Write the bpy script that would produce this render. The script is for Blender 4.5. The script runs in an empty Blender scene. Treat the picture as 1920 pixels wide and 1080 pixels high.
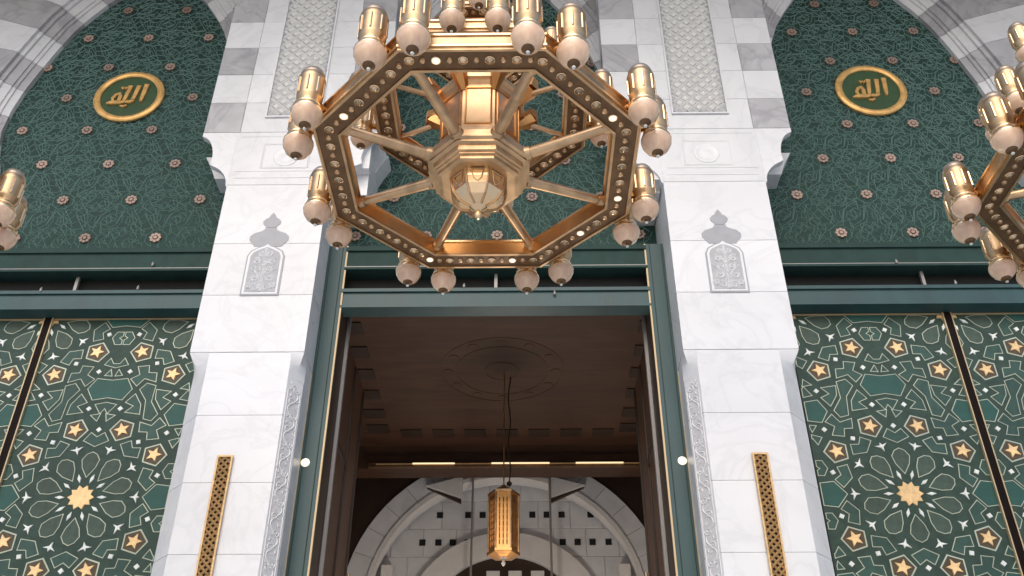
import bpy, math, random
from mathutils import Vector, Matrix
R = math.radians
random.seed(7)
S = bpy.context.scene
COL = S.collection

# ------------------------------------------------------------------ camera, sky, sun, exposure
cd = bpy.data.cameras.new("camera"); cam = bpy.data.objects.new("camera", cd); COL.objects.link(cam)
cam.location = (0.316, 0.0, 1.6)
cam.rotation_euler = (R(90) + 0.567, 0, 0.01115)
cd.sensor_width = 36.0; cd.lens = 36.0 * 1724 / 1920
cd.shift_y = (645.6 - 540) / 1920
cd.clip_start = 0.05; cd.clip_end = 500
S.camera = cam

W = bpy.data.worlds.new("World"); S.world = W; W.use_nodes = True
nt = W.node_tree; nt.nodes.clear()
sky = nt.nodes.new("ShaderNodeTexSky"); sky.sky_type = 'NISHITA'; sky.sun_disc = False
SUN_EL, SUN_AZ = R(38), R(188)
sky.sun_elevation = SUN_EL; sky.sun_rotation = SUN_AZ; sky.dust_density = 2.0; sky.air_density = 1.0; sky.ozone_density = 1.0
bg = nt.nodes.new("ShaderNodeBackground"); bg.inputs[1].default_value = 0.15
wo = nt.nodes.new("ShaderNodeOutputWorld")
nt.links.new(sky.outputs[0], bg.inputs[0]); nt.links.new(bg.outputs[0], wo.inputs[0])
sd = bpy.data.lights.new("sun", 'SUN'); sd.energy = 0.5; sd.angle = R(60); sd.color = (1.0, 0.99, 0.975)
sun = bpy.data.objects.new("sun", sd); COL.objects.link(sun)
sun.rotation_euler = Vector((math.sin(SUN_AZ) * math.cos(SUN_EL), math.cos(SUN_AZ) * math.cos(SUN_EL), math.sin(SUN_EL))).to_track_quat('Z', 'Y').to_euler()
S.view_settings.view_transform = 'Standard'; S.view_settings.look = 'None'
S.view_settings.gamma = 1.0; S.view_settings.use_curve_mapping = False
S.view_settings.exposure = 0.47
S.cycles.max_bounces = 8; S.cycles.diffuse_bounces = 4; S.cycles.glossy_bounces = 4
S.cycles.use_denoising = True

# ------------------------------------------------------------------ materials
def mat(name, col, rough=0.5, metal=0.0, noise=0.0, nscale=4.0, bump=0.0, bscale=40.0, vary=0.0, emit=0.0, ecol=None, trans=0.0, col2=None, spec=0.5, coat=0.0, stretch=None, vein=0.0):
    m = bpy.data.materials.new(name); m.use_nodes = True
    n = m.node_tree.nodes; l = m.node_tree.links; b = n["Principled BSDF"]
    b.inputs["Roughness"].default_value = rough; b.inputs["Metallic"].default_value = metal
    b.inputs["Specular IOR Level"].default_value = spec
    if coat: b.inputs["Coat Weight"].default_value = coat; b.inputs["Coat Roughness"].default_value = 0.15
    if trans: b.inputs["Transmission Weight"].default_value = trans
    c = tuple(col) + (1,)
    b.inputs["Base Color"].default_value = c
    out = None
    tc = n.new("ShaderNodeTexCoord"); src = tc.outputs["Object"]
    if stretch:
        mp = n.new("ShaderNodeMapping"); mp.inputs["Scale"].default_value = stretch
        l.new(src, mp.inputs[0]); src = mp.outputs[0]
    if noise:
        t = n.new("ShaderNodeTexNoise"); t.inputs["Scale"].default_value = nscale; t.inputs["Detail"].default_value = 6; t.inputs["Distortion"].default_value = 0.6
        l.new(src, t.inputs["Vector"])
        r = n.new("ShaderNodeValToRGB")
        c2 = col2 if col2 else tuple(x * (1 - noise) for x in col)
        r.color_ramp.elements[0].position = 0.35; r.color_ramp.elements[0].color = tuple(c2) + (1,)
        r.color_ramp.elements[1].position = 0.65; r.color_ramp.elements[1].color = c
        l.new(t.outputs["Fac"], r.inputs[0]); out = r.outputs[0]
        rr = n.new("ShaderNodeMapRange"); rr.inputs[3].default_value = max(0.02, rough - 0.06); rr.inputs[4].default_value = min(1, rough + 0.08)
        l.new(t.outputs["Fac"], rr.inputs[0]); l.new(rr.outputs[0], b.inputs["Roughness"])
    if vein:
        t = n.new("ShaderNodeTexNoise"); t.inputs["Scale"].default_value = 0.9; t.inputs["Detail"].default_value = 7; t.inputs["Distortion"].default_value = 2.2
        oi2 = n.new("ShaderNodeObjectInfo"); ad = n.new("ShaderNodeVectorMath"); ad.operation = 'ADD'
        mu = n.new("ShaderNodeMath"); mu.operation = 'MULTIPLY'; mu.inputs[1].default_value = 37.0
        l.new(oi2.outputs["Random"], mu.inputs[0]); l.new(src, ad.inputs[0]); l.new(mu.outputs[0], ad.inputs[1]); l.new(ad.outputs[0], t.inputs["Vector"])
        r = n.new("ShaderNodeValToRGB"); e = r.color_ramp.elements
        e[0].position = 0.455; e[0].color = (1,1,1,1); e[1].position = 0.545; e[1].color = (1,1,1,1)
        k = e.new(0.5); k.color = (1-vein, 1-vein, 1-vein*0.9, 1)
        l.new(t.outputs["Fac"], r.inputs[0]); mx = n.new("ShaderNodeMix"); mx.data_type = 'RGBA'; mx.blend_type = 'MULTIPLY'; mx.inputs[0].default_value = 1.0
        if out: l.new(out, mx.inputs[6])
        else: mx.inputs[6].default_value = c
        l.new(r.outputs[0], mx.inputs[7]); out = mx.outputs[2]
    if vary:
        oi = n.new("ShaderNodeObjectInfo"); hs = n.new("ShaderNodeHueSaturation")
        mr = n.new("ShaderNodeMapRange"); mr.inputs[3].default_value = 1 - vary; mr.inputs[4].default_value = 1 + vary
        l.new(oi.outputs["Random"], mr.inputs[0]); l.new(mr.outputs[0], hs.inputs["Value"])
        if out: l.new(out, hs.inputs["Color"])
        else: hs.inputs["Color"].default_value = c
        out = hs.outputs[0]
    if out: l.new(out, b.inputs["Base Color"])
    if bump:
        t = n.new("ShaderNodeTexNoise"); t.inputs["Scale"].default_value = bscale; t.inputs["Detail"].default_value = 4
        l.new(src, t.inputs["Vector"])
        bp = n.new("ShaderNodeBump"); bp.inputs["Strength"].default_value = bump; bp.inputs["Distance"].default_value = 0.01
        l.new(t.outputs["Fac"], bp.inputs["Height"]); l.new(bp.outputs[0], b.inputs["Normal"])
    if emit:
        b.inputs["Emission Color"].default_value = tuple(ecol or col) + (1,); b.inputs["Emission Strength"].default_value = emit
    return m

M = dict(
    white=mat("white_marble", (0.725, 0.72, 0.725), 0.28, noise=0.07, nscale=1.3, vary=0.05, vein=0.07, bump=0.03, bscale=18),
    grey=mat("grey_marble", (0.46, 0.45, 0.46), 0.32, noise=0.16, nscale=3.0, vary=0.09, vein=0.2),
    inlay_shade=mat("grey_inlay_and_shade", (0.36, 0.36, 0.38), 0.4, noise=0.1, nscale=8),
    carve=mat("carved_ground_shade", (0.66, 0.65, 0.655), 0.6, noise=0.15, nscale=14),  # white marble toned down, shade of the carved recesses in the colour
    disc=mat("disc_green", (0.035, 0.085, 0.030), 0.4, noise=0.25, nscale=6),
    medal=mat("medallion_gold", (0.86, 0.50, 0.17), 0.34, metal=0.45, noise=0.3, nscale=9),
    recess_shade=mat("pale_recess_shade", (0.47, 0.465, 0.48), 0.6, noise=0.15, nscale=10),  # greyer than the marble, shade between the cartouche carving painted in
    lattice=mat("lattice_marble", (0.68, 0.665, 0.63), 0.45, noise=0.08, nscale=4, vary=0.03),
    green=mat("green_paint", (0.026, 0.085, 0.062), 0.35, noise=0.25, nscale=5, bump=0.05, bscale=60),
    dgreen=mat("dark_green_paint", (0.026, 0.060, 0.050), 0.6, spec=0.2, noise=0.25, nscale=4, bump=0.05, bscale=50),
    teal=mat("teal_frame_paint", (0.022, 0.070, 0.070), 0.42, noise=0.3, nscale=2.5, bump=0.03, bscale=30, stretch=(1, 1, 0.3)),
    strap=mat("strap_wood", (0.038, 0.070, 0.052), 0.55, spec=0.25, noise=0.3, nscale=9, bump=0.08, bscale=50),
    cell=mat("cell_green", (0.036, 0.084, 0.064), 0.5, spec=0.3, noise=0.3, nscale=7, vary=0.15),
    petal=mat("petal_green", (0.055, 0.086, 0.063), 0.5, spec=0.3, noise=0.3, nscale=9, vary=0.15),
    blank=mat("cartouche_green", (0.024, 0.088, 0.070), 0.5, spec=0.3, noise=0.2, nscale=3),
    line=mat("silver_line", (0.44, 0.47, 0.36), 0.4, metal=0.2, vary=0.1),
    star=mat("white_star", (0.72, 0.74, 0.68), 0.35, vary=0.08),
    goldstar=mat("gold_star", (0.90, 0.60, 0.28), 0.38, metal=0.2, noise=0.25, nscale=12, vary=0.1),
    grille=mat("grille_gold", (0.66, 0.44, 0.21), 0.4, metal=0.3, noise=0.25, nscale=20),
    brown=mat("brown_inset", (0.07, 0.045, 0.016), 0.5, noise=0.3, nscale=10),
    gold=mat("gold_metal", (0.74, 0.50, 0.285), 0.36, metal=1.0, noise=0.34, nscale=5, vary=0.10, bump=0.05, bscale=30),
    goldb=mat("gold_bright", (0.95, 0.68, 0.40), 0.24, metal=1.0, noise=0.12, nscale=8, vary=0.05),
    copper=mat("copper_orange", (0.80, 0.40, 0.14), 0.32, metal=1.0, noise=0.3, nscale=3),
    bronze=mat("dark_bronze", (0.20, 0.112, 0.052), 0.40, metal=0.5, noise=0.35, nscale=8, bump=0.04, bscale=40),
    globe=mat("frosted_globe", (0.90, 0.66, 0.44), 0.2, noise=0.16, nscale=9, vary=0.12, coat=0.4, col2=(0.72, 0.46, 0.31)),
    glass=mat("clear_stud", (0.66, 0.50, 0.33), 0.08, metal=0.7, vary=0.5),
    studlit=mat("lit_stud", (1.0, 0.9, 0.75), 0.3, emit=0.55, ecol=(1.0, 0.92, 0.72)),
    cap=mat("grey_cap", (0.46, 0.37, 0.29), 0.35, metal=0.6, noise=0.2, nscale=8),
    black=mat("shade_black", (0.006, 0.006, 0.006), 0.8),
    seam=mat("seam_brown", (0.010, 0.005, 0.003), 0.6, spec=0.1, noise=0.3, nscale=6),
    trim=mat("gold_trim", (0.50, 0.38, 0.22), 0.45, metal=0.3, vary=0.05),
    strim=mat("silver_trim", (0.30, 0.28, 0.26), 0.45, metal=0.3),
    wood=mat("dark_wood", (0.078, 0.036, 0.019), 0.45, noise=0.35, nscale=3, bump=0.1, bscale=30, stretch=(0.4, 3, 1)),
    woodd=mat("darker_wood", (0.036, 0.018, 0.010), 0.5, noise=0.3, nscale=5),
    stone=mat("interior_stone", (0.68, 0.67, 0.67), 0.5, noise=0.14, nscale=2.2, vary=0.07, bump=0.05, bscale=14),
    stoneL=mat("interior_light_stone", (0.72, 0.69, 0.66), 0.45, noise=0.08, nscale=3, vary=0.04),
    floor=mat("plaza_marble", (0.74, 0.73, 0.72), 0.35, noise=0.08, nscale=0.6),
    strip=mat("cove_light", (1, 0.85, 0.6), 0.4, emit=0.75, ecol=(1.0, 0.74, 0.42)),
    flower=mat("flower_enamel", (0.36, 0.25, 0.20), 0.55, metal=0.0, vary=0.3),
    net=mat("net_line", (0.15, 0.25, 0.215), 0.4, metal=0.2, vary=0.1),
    white_paint=mat("cream_ceiling_paint", (0.55, 0.52, 0.47), 0.6, noise=0.08, nscale=1),
)

# ------------------------------------------------------------------ mesh helpers
class MB:
    def __init__(s): s.v = []; s.f = []; s.m = []
    def add(s, vs, fs, mi=0):
        o = len(s.v); s.v += [tuple(v) for v in vs]
        for f in fs: s.f.append(tuple(i + o for i in f)); s.m.append(mi)
        return s
    def box(s, x0, x1, y0, y1, z0, z1, mi=0):
        return s.add([(x0,y0,z0),(x1,y0,z0),(x1,y1,z0),(x0,y1,z0),(x0,y0,z1),(x1,y0,z1),(x1,y1,z1),(x0,y1,z1)],
              [(0,3,2,1),(4,5,6,7),(0,1,5,4),(1,2,6,5),(2,3,7,6),(3,0,4,7)], mi)
    def prism_z(s, poly, z0, z1, mi=0):          # plan polygon (x,y) counter-clockwise
        n = len(poly)
        return s.add([(x,y,z0) for x,y in poly]+[(x,y,z1) for x,y in poly],
              [tuple(range(n-1,-1,-1)), tuple(range(n,2*n))]+[(i,(i+1)%n,n+(i+1)%n,n+i) for i in range(n)], mi)
    def prism_y(s, poly, y0, y1, mi=0, top_inset=0.0):  # elevation polygon (x,z), front at y0 (towards camera)
        n = len(poly); fr = inset(poly, top_inset) if top_inset else poly
        if area(poly) < 0: poly = poly[::-1]; fr = fr[::-1]
        return s.add([(x,y0,z) for x,z in fr]+[(x,y1,z) for x,z in poly],
              [tuple(range(n)), tuple(range(2*n-1,n-1,-1))]+[((i+1)%n,i,n+i,n+(i+1)%n) for i in range(n)], mi)
    def tube(s, p, q, r0, r1=None, n=10, mi=0, caps=True):
        r1 = r0 if r1 is None else r1
        p = Vector(p); q = Vector(q); d = (q-p).normalized(); a = d.orthogonal().normalized(); b = d.cross(a)
        vs = []
        for c, r in ((p,r0),(q,r1)):
            for i in range(n):
                t = 2*math.pi*i/n; vs.append(c + a*math.cos(t)*r + b*math.sin(t)*r)
        fs = [(i,(i+1)%n,n+(i+1)%n,n+i) for i in range(n)]
        if caps: fs += [tuple(range(n-1,-1,-1)), tuple(range(n,2*n))]
        return s.add(vs, fs, mi)
    def path(s, pts, r, n=6, mi=0):
        for a, b in zip(pts[:-1], pts[1:]): s.tube(a, b, r, r, n, mi, True)
        return s
    def lathe(s, prof, n=16, c=(0,0,0), rot=0.0, mi=0):     # prof [(r,z)]
        vs = []; k = len(prof)
        for r, z in prof:
            for i in range(n):
                t = 2*math.pi*i/n + rot; vs.append((c[0]+r*math.cos(t), c[1]+r*math.sin(t), c[2]+z))
        fs = []
        for j in range(k-1):
            for i in range(n):
                fs.append((j*n+i, j*n+(i+1)%n, (j+1)*n+(i+1)%n, (j+1)*n+i))
        fs.append(tuple(range(n-1,-1,-1))); fs.append(tuple((k-1)*n+i for i in range(n)))
        return s.add(vs, fs, mi)
    def ring(s, Ro, Ri, z0, z1, n=8, rot=math.pi/8, mats=(0,0,0,0)):   # outer, inner, bottom, top
        vs = []
        for r, z in ((Ro,z0),(Ro,z1),(Ri,z1),(Ri,z0)):
            for i in range(n):
                t = 2*math.pi*i/n + rot; vs.append((r*math.cos(t), r*math.sin(t), z))
        o = len(s.v); s.v += vs
        for i in range(n):
            j = (i+1) % n
            for a, b, mi in ((0,1,mats[0]),(1,2,mats[3]),(2,3,mats[1]),(3,0,mats[2])):
                s.f.append((o+a*n+i, o+a*n+j, o+b*n+j, o+b*n+i)); s.m.append(mi)
        return s
    def mesh(s, name, mats, smooth=False):
        me = bpy.data.meshes.new(name); me.from_pydata(s.v, [], s.f); me.update()
        for m in (mats if isinstance(mats, (list, tuple)) else [mats]): me.materials.append(m)
        me.polygons.foreach_set("material_index", s.m)
        if smooth:
            me.polygons.foreach_set("use_smooth", [True]*len(me.polygons))
            try: me.set_sharp_from_angle(angle=R(40))
            except Exception: pass
        me.update(); return me
    def build(s, name, mats, parent=None, loc=None, smooth=False, **tags):
        return put(name, s.mesh(name, mats, smooth), parent, loc, **tags)

def put(name, me, parent=None, loc=None, rot=None, **tags):
    o = bpy.data.objects.new(name, me); COL.objects.link(o)
    if parent is not None: o.parent = parent
    if loc is not None: o.location = loc
    if rot is not None: o.rotation_euler = rot
    for k, v in tags.items():
        if v is not None: o[k] = v
    return o
def empty(name, loc=(0,0,0), **tags):
    o = put(name, None, None, loc, **tags); o.empty_display_size = 0.2; return o
def copy_tree(o, parent=None):
    c = o.copy(); COL.objects.link(c)
    if parent is not None: c.parent = parent
    for ch in list(KIDS.get(o, [])) or list(o.children): copy_tree(ch, c)
    return c
KIDS = {}
def area(p): return 0.5*sum(p[i][0]*p[(i+1)%len(p)][1]-p[(i+1)%len(p)][0]*p[i][1] for i in range(len(p)))
def inset(p, d):
    n = len(p); sgn = 1 if area(p) > 0 else -1; out = []
    for i in range(n):
        a, b, c = Vector(p[i-1]), Vector(p[i]), Vector(p[(i+1)%n])
        u = b-a; w = c-b
        if u.length < 1e-9 or w.length < 1e-9: out.append(tuple(b)); continue
        u.normalize(); w.normalize()
        n1 = Vector((-u.y,u.x))*sgn; n2 = Vector((-w.y,w.x))*sgn
        k = 1+n1.dot(n2); k = max(k, 0.35)
        out.append(tuple(b+(n1+n2)*(d/k)))
    return out
def clip(p, x0, x1, y0, y1):
    for ax, lim, sg in ((0,x0,1),(0,x1,-1),(1,y0,1),(1,y1,-1)):
        q = []
        for i in range(len(p)):
            a, b = p[i-1], p[i]; da, db = (a[ax]-lim)*sg, (b[ax]-lim)*sg
            if (da >= 0) != (db >= 0):
                t = da/(da-db); q.append((a[0]+(b[0]-a[0])*t, a[1]+(b[1]-a[1])*t))
            if db >= 0: q.append(b)
        p = q
        if len(p) < 3: return []
    r = [p[0]]
    for v in p[1:]:
        if abs(v[0]-r[-1][0])+abs(v[1]-r[-1][1]) > 1e-4: r.append(v)
    return r if len(r) >= 3 else []

# ------------------------------------------------------------------ ground
g = MB(); g.add([(-60,-60,0),(60,-60,0),(60,9.5,0),(-60,9.5,0)], [(0,1,2,3)])
g.build("ground", M["floor"], kind="structure")
g = MB(); g.add([(-12,9.5,0),(12,9.5,0),(12,20,0),(-12,20,0)], [(0,1,2,3)])
g.build("floor", M["floor"], kind="structure")

BAY = 5.71
# ------------------------------------------------------------------ marble piers
def block(mb, x0, x1, y0, y1, z0, z1, b=0.006):     # block with small bevel on the front edges
    mb.add([(x0,y1,z0),(x1,y1,z0),(x1,y1,z1),(x0,y1,z1),
            (x0,y0+b,z0),(x1,y0+b,z0),(x1,y0+b,z1),(x0,y0+b,z1),
            (x0+b,y0,z0+b),(x1-b,y0,z0+b),(x1-b,y0,z1-b),(x0+b,y0,z1-b)],
           [(8,9,10,11),(4,5,9,8),(5,6,10,9),(6,7,11,10),(7,4,8,11),(0,4,7,3),(1,2,6,5),(0,1,5,4),(2,3,7,6),(0,3,2,1)])
def slab(mb, poly, z0, z1, b=0.003):
    mb.prism_z(inset(poly, b), z0, z0+b); mb.prism_z(poly, z0+b, z1-b); mb.prism_z(inset(poly, b), z1-b, z1)
def spiral(cx, cz, r, turns, sgn, a0, n=26):
    return [(cx+math.cos(a0+sgn*turns*2*math.pi*i/n)*r*(1-0.85*i/n), cz+math.sin(a0+sgn*turns*2*math.pi*i/n)*r*(1-0.85*i/n)) for i in range(n+1)]
def ribbon(mb, pts, w, y0, y1, mi=0):           # ridged ribbon along (x,z) points, base y1, ridge y0
    for (a, c), (b, d) in zip(pts[:-1], pts[1:]):
        L = math.hypot(b-a, d-c)
        if L < 1e-6: continue
        nx, nz = -(d-c)/L*w/2, (b-a)/L*w/2
        mb.add([(a+nx,y1,c+nz),(a,y0,c),(a-nx,y1,c-nz),(b+nx,y1,d+nz),(b,y0,d),(b-nx,y1,d-nz)], [(0,1,4,3),(1,2,5,4),(0,2,1),(3,4,5)], mi)
def make_pier(name, label):
    t = empty(name, (0,0,0), label=label, category="pier", group="white marble piers between the doorways")
    XC, XS = 2.19, 3.52                                   # faces towards the centre and towards the side bay
    low = [(2.335,9.0),(3.288,9.0),(3.288,9.0),(3.52,9.25),(3.52,10.0),(2.2,10.0),(2.195,9.18)]
    low = [low[0],low[1],low[3],low[4],low[5],low[6]]
    core = MB(); core.prism_z([(2.36,9.03),(3.26,9.03),(3.49,9.29),(3.49,9.96),(2.24,9.96),(2.235,9.22)], 0.0, 7.2)
    core.box(2.22,3.49,9.03,9.96,7.2,10.0); core.box(2.05,3.49,9.03,9.96,9.9,16.9)
    core.build("core", M["white"], t)
    zs = [0.0,0.85,1.65,2.44,3.24,4.03,4.82,5.61,6.42,7.243]
    me = None
    for a, b in zip(zs[:-1], zs[1:]):
        m = MB(); slab(m, low, a+0.0015, b-0.0015); m.build("marble_slab", M["white"], t)
    zs2 = [7.247,8.06,8.85,9.83]
    for a, b in zip(zs2[:-1], zs2[1:]):
        m = MB(); slab(m, [(XC,9.0),(XS,9.0),(XS,10.0),(XC,10.0)], a+0.0015, b-0.0015); m.build("marble_slab", M["white"], t)
    # stops where the chamfered corners become square
    for x0, x1, yb in ((2.19,2.335,9.18),(3.52,3.288,9.25)):
        m = MB()
        n = 8; pts = []
        sg = 1 if x1 > x0 else -1
        for i in range(n+1):
            u = i/n; pts.append((u, 7.24-0.34*(u**1.7)))
        A = [(x0+(x1-x0)*0.98, 9.004, 7.242), (x0, 9.004, 7.242)]
        # quarter-shell: square corner dropping back to the chamfer
        vs = [(x1,9.002,7.244),(x0,9.002,7.244),(x0,yb,7.244)]
        rows = [vs]
        for i in range(1, n+1):
            u = i/n; z = 7.244-0.33*u; k = 1-math.sin(u*math.pi/2)**1.2
            cx, cy = x0+(x1-x0)*0.5*(1-k), 9.002+(yb-9.002)*0.5*(1-k)
            rows.append([(x1,9.002,z),(cx,cy,z),(x0,yb,z)])
        flat = [p for r_ in rows for p in r_]; fs = []
        for i in range(n):
            for j in range(2): q = (i*3+j, i*3+j+1, i*3+j+4, i*3+j+3); fs.append(q if sg < 0 else q[::-1])
        fs.append((0,2,1) if sg > 0 else (0,1,2))
        m.add(flat, fs); m.build("corner_stop", M["white"], t, smooth=True)
    # carved scroll band on the chamfer facing the middle doorway
    d = Vector((2.195-2.335, 9.18-9.0, 0)); Lc = d.length; ux = d.normalized()
    nrm = Vector((ux.y, -ux.x, 0));  nrm = nrm if nrm.x < 0 else -nrm
    m = MB(); loc = MB()
    rnd = random.Random(3)
    z = 3.3; k = 0
    while z < 6.72:
        sg = 1 if k % 2 else -1
        ribbon(loc, [(Lc*0.5+sg*0.06*math.cos(math.pi*i/8)*-1, z+0.17*i/8) for i in range(9)], 0.019, -0.008, 0.0)
        ribbon(loc, spiral(Lc*0.5-sg*0.02, z+0.085, 0.05, 1.4, sg, 0.3, 16), 0.015, -0.007, 0.0)
        for q in range(3):
            a = rnd.uniform(0, 6.28); px, pz = Lc*0.5+sg*(0.035+0.018*q), z+0.05*q+0.02
            ribbon(loc, [(px,pz),(px+0.035*math.cos(a),pz+0.035*math.sin(a))], 0.024, -0.007, 0.0)
        z += 0.17; k += 1
    ribbon(loc, [(Lc*0.12,3.2),(Lc*0.12,6.75),(Lc*0.5,6.86),(Lc*0.88,6.75),(Lc*0.88,3.2)], 0.012, -0.006, 0.0)
    def tr(v): p = Vector((2.335,9.0,0))+ux*v[0]+nrm*(0.004-v[1]); return (p.x,p.y,v[2])
    fld = MB(); fld.add([tr((Lc*0.12,0.002,3.2)),tr((Lc*0.88,0.002,3.2)),tr((Lc*0.88,0.002,6.75)),tr((Lc*0.5,0.002,6.86)),tr((Lc*0.12,0.002,6.75))], [(0,1,2,3,4)])
    fld.build("carved_field", M["carve"], t)
    loc.v = [tr(v) for v in loc.v]; loc.build("carved_scrolls", M["white"], t, kind="stuff")
    # upper pier: head slab, circle relief, corbels
    m = MB(); slab(m, [(2.19,9.0),(3.52,9.0),(3.52,10.0),(2.19,10.0)], 9.832, 10.787); m.build("marble_slab", M["white"], t)
    m = MB(); m.lathe([(0.17,0),(0.165,0.006),(0.14,0.010),(0.13,0.006),(0.06,0.006),(0.04,0.010)], 24)
    m.v = [(x, -z, y) for x, y, z in m.v]; m.build("round_relief", M["white"], t, (2.81,8.999,10.33), smooth=True)
    for zz in (9.95,10.07,10.70):
        MB().box(2.25,3.46,8.996,9.0-0.001,zz,zz+0.018).build("string_moulding", M["white"], t)
    m = MB(); fr = [(2.5,10.13),(3.12,10.13),(3.12,10.56),(2.5,10.56),(2.5,10.13)]
    ribbon(m, fr, 0.03, 8.993, 8.999); m.build("relief_frame", M["white"], t)
    def corbel(x0, x1):          # from lower pier face x0 out to upper edge x1
        w = x1-x0; pts = [(x0,9.80),(x0,10.785),(x1,10.785),(x1,10.72)]
        for k in range(1, 9):          # upper hollow, a small nose, lower hollow
            u = k/8; pts.append((x1-w*(0.06+0.36*math.sin(u*math.pi/2)), 10.70-0.34*(1-math.cos(u*math.pi/2))-0.08*u))
        pts += [(x1-w*0.40,10.25),(x1-w*0.40,10.20)]
        for k in range(1, 9):
            u = k/8; pts.append((x1-w*(0.42+0.54*math.sin(u*math.pi/2)**1.3), 10.18-0.32*(1-math.cos(u*math.pi/2))-0.03*u))
        mm = MB(); mm.prism_y(pts, 9.0, 9.09); return mm.build("corbel", M["white"], t)
    corbel(3.521, 4.0); corbel(2.189, 1.52)
    MB().box(1.72,2.18,9.225,9.97,9.84,16.85).build("inner_return", M["white"], t)
    MB().box(1.70,2.185,9.095,9.222,10.20,10.785).build("inner_return", M["white"], t)
    # ablaq courses on the upper pier
    z = 10.79; k = 0; hs = 0.575
    while z < 16.6:
        gm = M["grey"] if k % 2 == 0 else M["white"]
        for x0, x1 in ((3.50,4.0),(1.52,2.04)):
            m = MB(); block(m, x0, x1, 9.0, 9.22, z+0.002, z+hs-0.002, 0.006); m.build("marble_block", gm, t)
        m = MB(); block(m, 2.043, 3.497, 9.0, 9.97, z+0.002, z+hs-0.002, 0.005); m.build("marble_block", M["white"], t)
        z += hs; k += 1
    # diamond lattice panel
    m = MB(); m.box(2.44,3.17,8.985,8.999,11.09,16.2); m.build("lattice_ground", M["inlay_shade"], t)  # grey on white marble: shadows between the bars put into the colour
    m = MB(); st = 0.1825; zt = 16.15
    x0, x1, z0 = 2.455, 3.155, 11.10
    n = 4
    for dirn in (1, -1):
        for i in range(-4, 60):
            zs0 = z0 + i*st*0.98
            a = (x0, zs0) if dirn > 0 else (x1, zs0); b = (x1, zs0+(x1-x0)*0.98) if dirn > 0 else (x0, zs0+(x1-x0)*0.98)
            lo = max(0, (z0-a[1])/(b[1]-a[1])); hi = min(1, (zt-a[1])/(b[1]-a[1]))
            if hi <= lo: continue
            P = lambda u: (a[0]+(b[0]-a[0])*u, a[1]+(b[1]-a[1])*u)
            ribbon(m, [P(lo), P(hi)], 0.046, 8.962, 8.986)
    for i in range(0, 30):
        for j in range(4):
            for hh in (0, 1):
                cx = x0+st*(j+0.5+0.5*hh)*0.96; cz = z0+st*0.98*(i+0.5*hh)
                if cx > x1-0.06 or cz > zt-0.1 or cz < z0+0.06: continue
                q = 0.047
                m.add([(cx-q,8.984,cz),(cx,8.984,cz-q),(cx+q,8.984,cz),(cx,8.984,cz+q),(cx,8.968,cz)], [(0,1,4),(1,2,4),(2,3,4),(3,0,4)])
    m.build("diamond_lattice", M["lattice"], t, kind="stuff")
    m = MB()
    for x in (2.425, 3.185): m.box(x-0.012,x+0.012,8.975,8.998,11.06,16.25)
    m.box(2.437,3.173,8.975,8.998,11.062,11.086); m.build("lattice_frame", M["white"], t)
    # arched carved cartouche with a grey vase above
    cx = 2.835
    arch = [(-0.235,0.0),(0.235,0.0),(0.235,0.60),(0.20,0.68),(0.11,0.74),(0.05,0.765),(0,0.81),(-0.05,0.765),(-0.11,0.74),(-0.20,0.68),(-0.235,0.60)]
    P = [(cx+x, 8.045+z) for x, z in arch]
    m = MB(); m.prism_y(P, 8.990, 9.0-0.0005); m.build("cartouche_border", M["inlay_shade"], t)
    m = MB(); m.prism_y(inset(P, 0.020), 8.984, 8.9901); m.build("cartouche_field", M["white"], t)
    m = MB(); m.prism_y(inset(P, 0.048), 8.980, 8.9841); m.build("cartouche_ground", M["recess_shade"], t)
    m = MB()
    for sgx in (1, -1):
        for (px, pz, r_, tn, a0) in ((0.07,0.10,0.065,1.2,0),(0.10,0.25,0.06,1.3,2),(0.06,0.37,0.06,1.2,4),(0.10,0.50,0.055,1.3,1),(0.05,0.62,0.05,1.2,3),(0.14,0.14,0.04,1,5),(0.13,0.39,0.035,1,2)):
            ribbon(m, [(cx+sgx*(x-cx), z) for x, z in spiral(cx+px, 8.05+pz, r_*1.05, tn, 1, a0, 14)], 0.036, 8.966, 8.9805)
    ribbon(m, [(cx,8.10),(cx,8.78)], 0.03, 8.966, 8.9805)
    for pz in (0.16,0.32,0.46,0.6): ribbon(m, [(cx-0.045,8.05+pz),(cx,8.09+pz),(cx+0.045,8.05+pz),(cx,8.01+pz),(cx-0.045,8.05+pz)], 0.034, 8.964, 8.9805)
    m.build("cartouche_carving", M["white"], t, kind="stuff")
    vase = [(-0.17,8.80),(0.17,8.80),(0.20,8.845),(0.245,8.90),(0.245,8.96),(0.20,9.01),(0.11,9.045),(0.075,9.07),(0.075,9.10),(-0.075,9.10),(-0.075,9.07),(-0.11,9.045),(-0.20,9.01),(-0.245,8.96),(-0.245,8.90),(-0.20,8.845)]
    m = MB(); m.prism_y([(cx+x,z) for x,z in vase], 8.994, 9.0-0.0005); m.build("vase_inlay", M["inlay_shade"], t)
    bud = [(-0.055,9.106),(0.055,9.106),(0.105,9.16),(0.115,9.20),(0.08,9.25),(0.05,9.262),(0.035,9.30),(0.0,9.35),(-0.035,9.30),(-0.05,9.262),(-0.08,9.25),(-0.115,9.20),(-0.105,9.16)]
    m = MB(); m.prism_y([(cx+x,z) for x,z in bud], 8.994, 9.0-0.0005); m.build("bud_inlay", M["inlay_shade"], t)
    # gold grille strip
    m = MB(); m.box(2.795,2.952,8.985,9.0-0.001,2.4,5.905); m.build("grille_ground", M["seam"], t)
    m = MB(); m.box(2.788,2.806,8.962,8.984,2.4,5.915); m.box(2.941,2.959,8.962,8.984,2.4,5.915); m.box(2.806,2.941,8.962,8.984,5.895,5.915)
    z = 2.42
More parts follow.
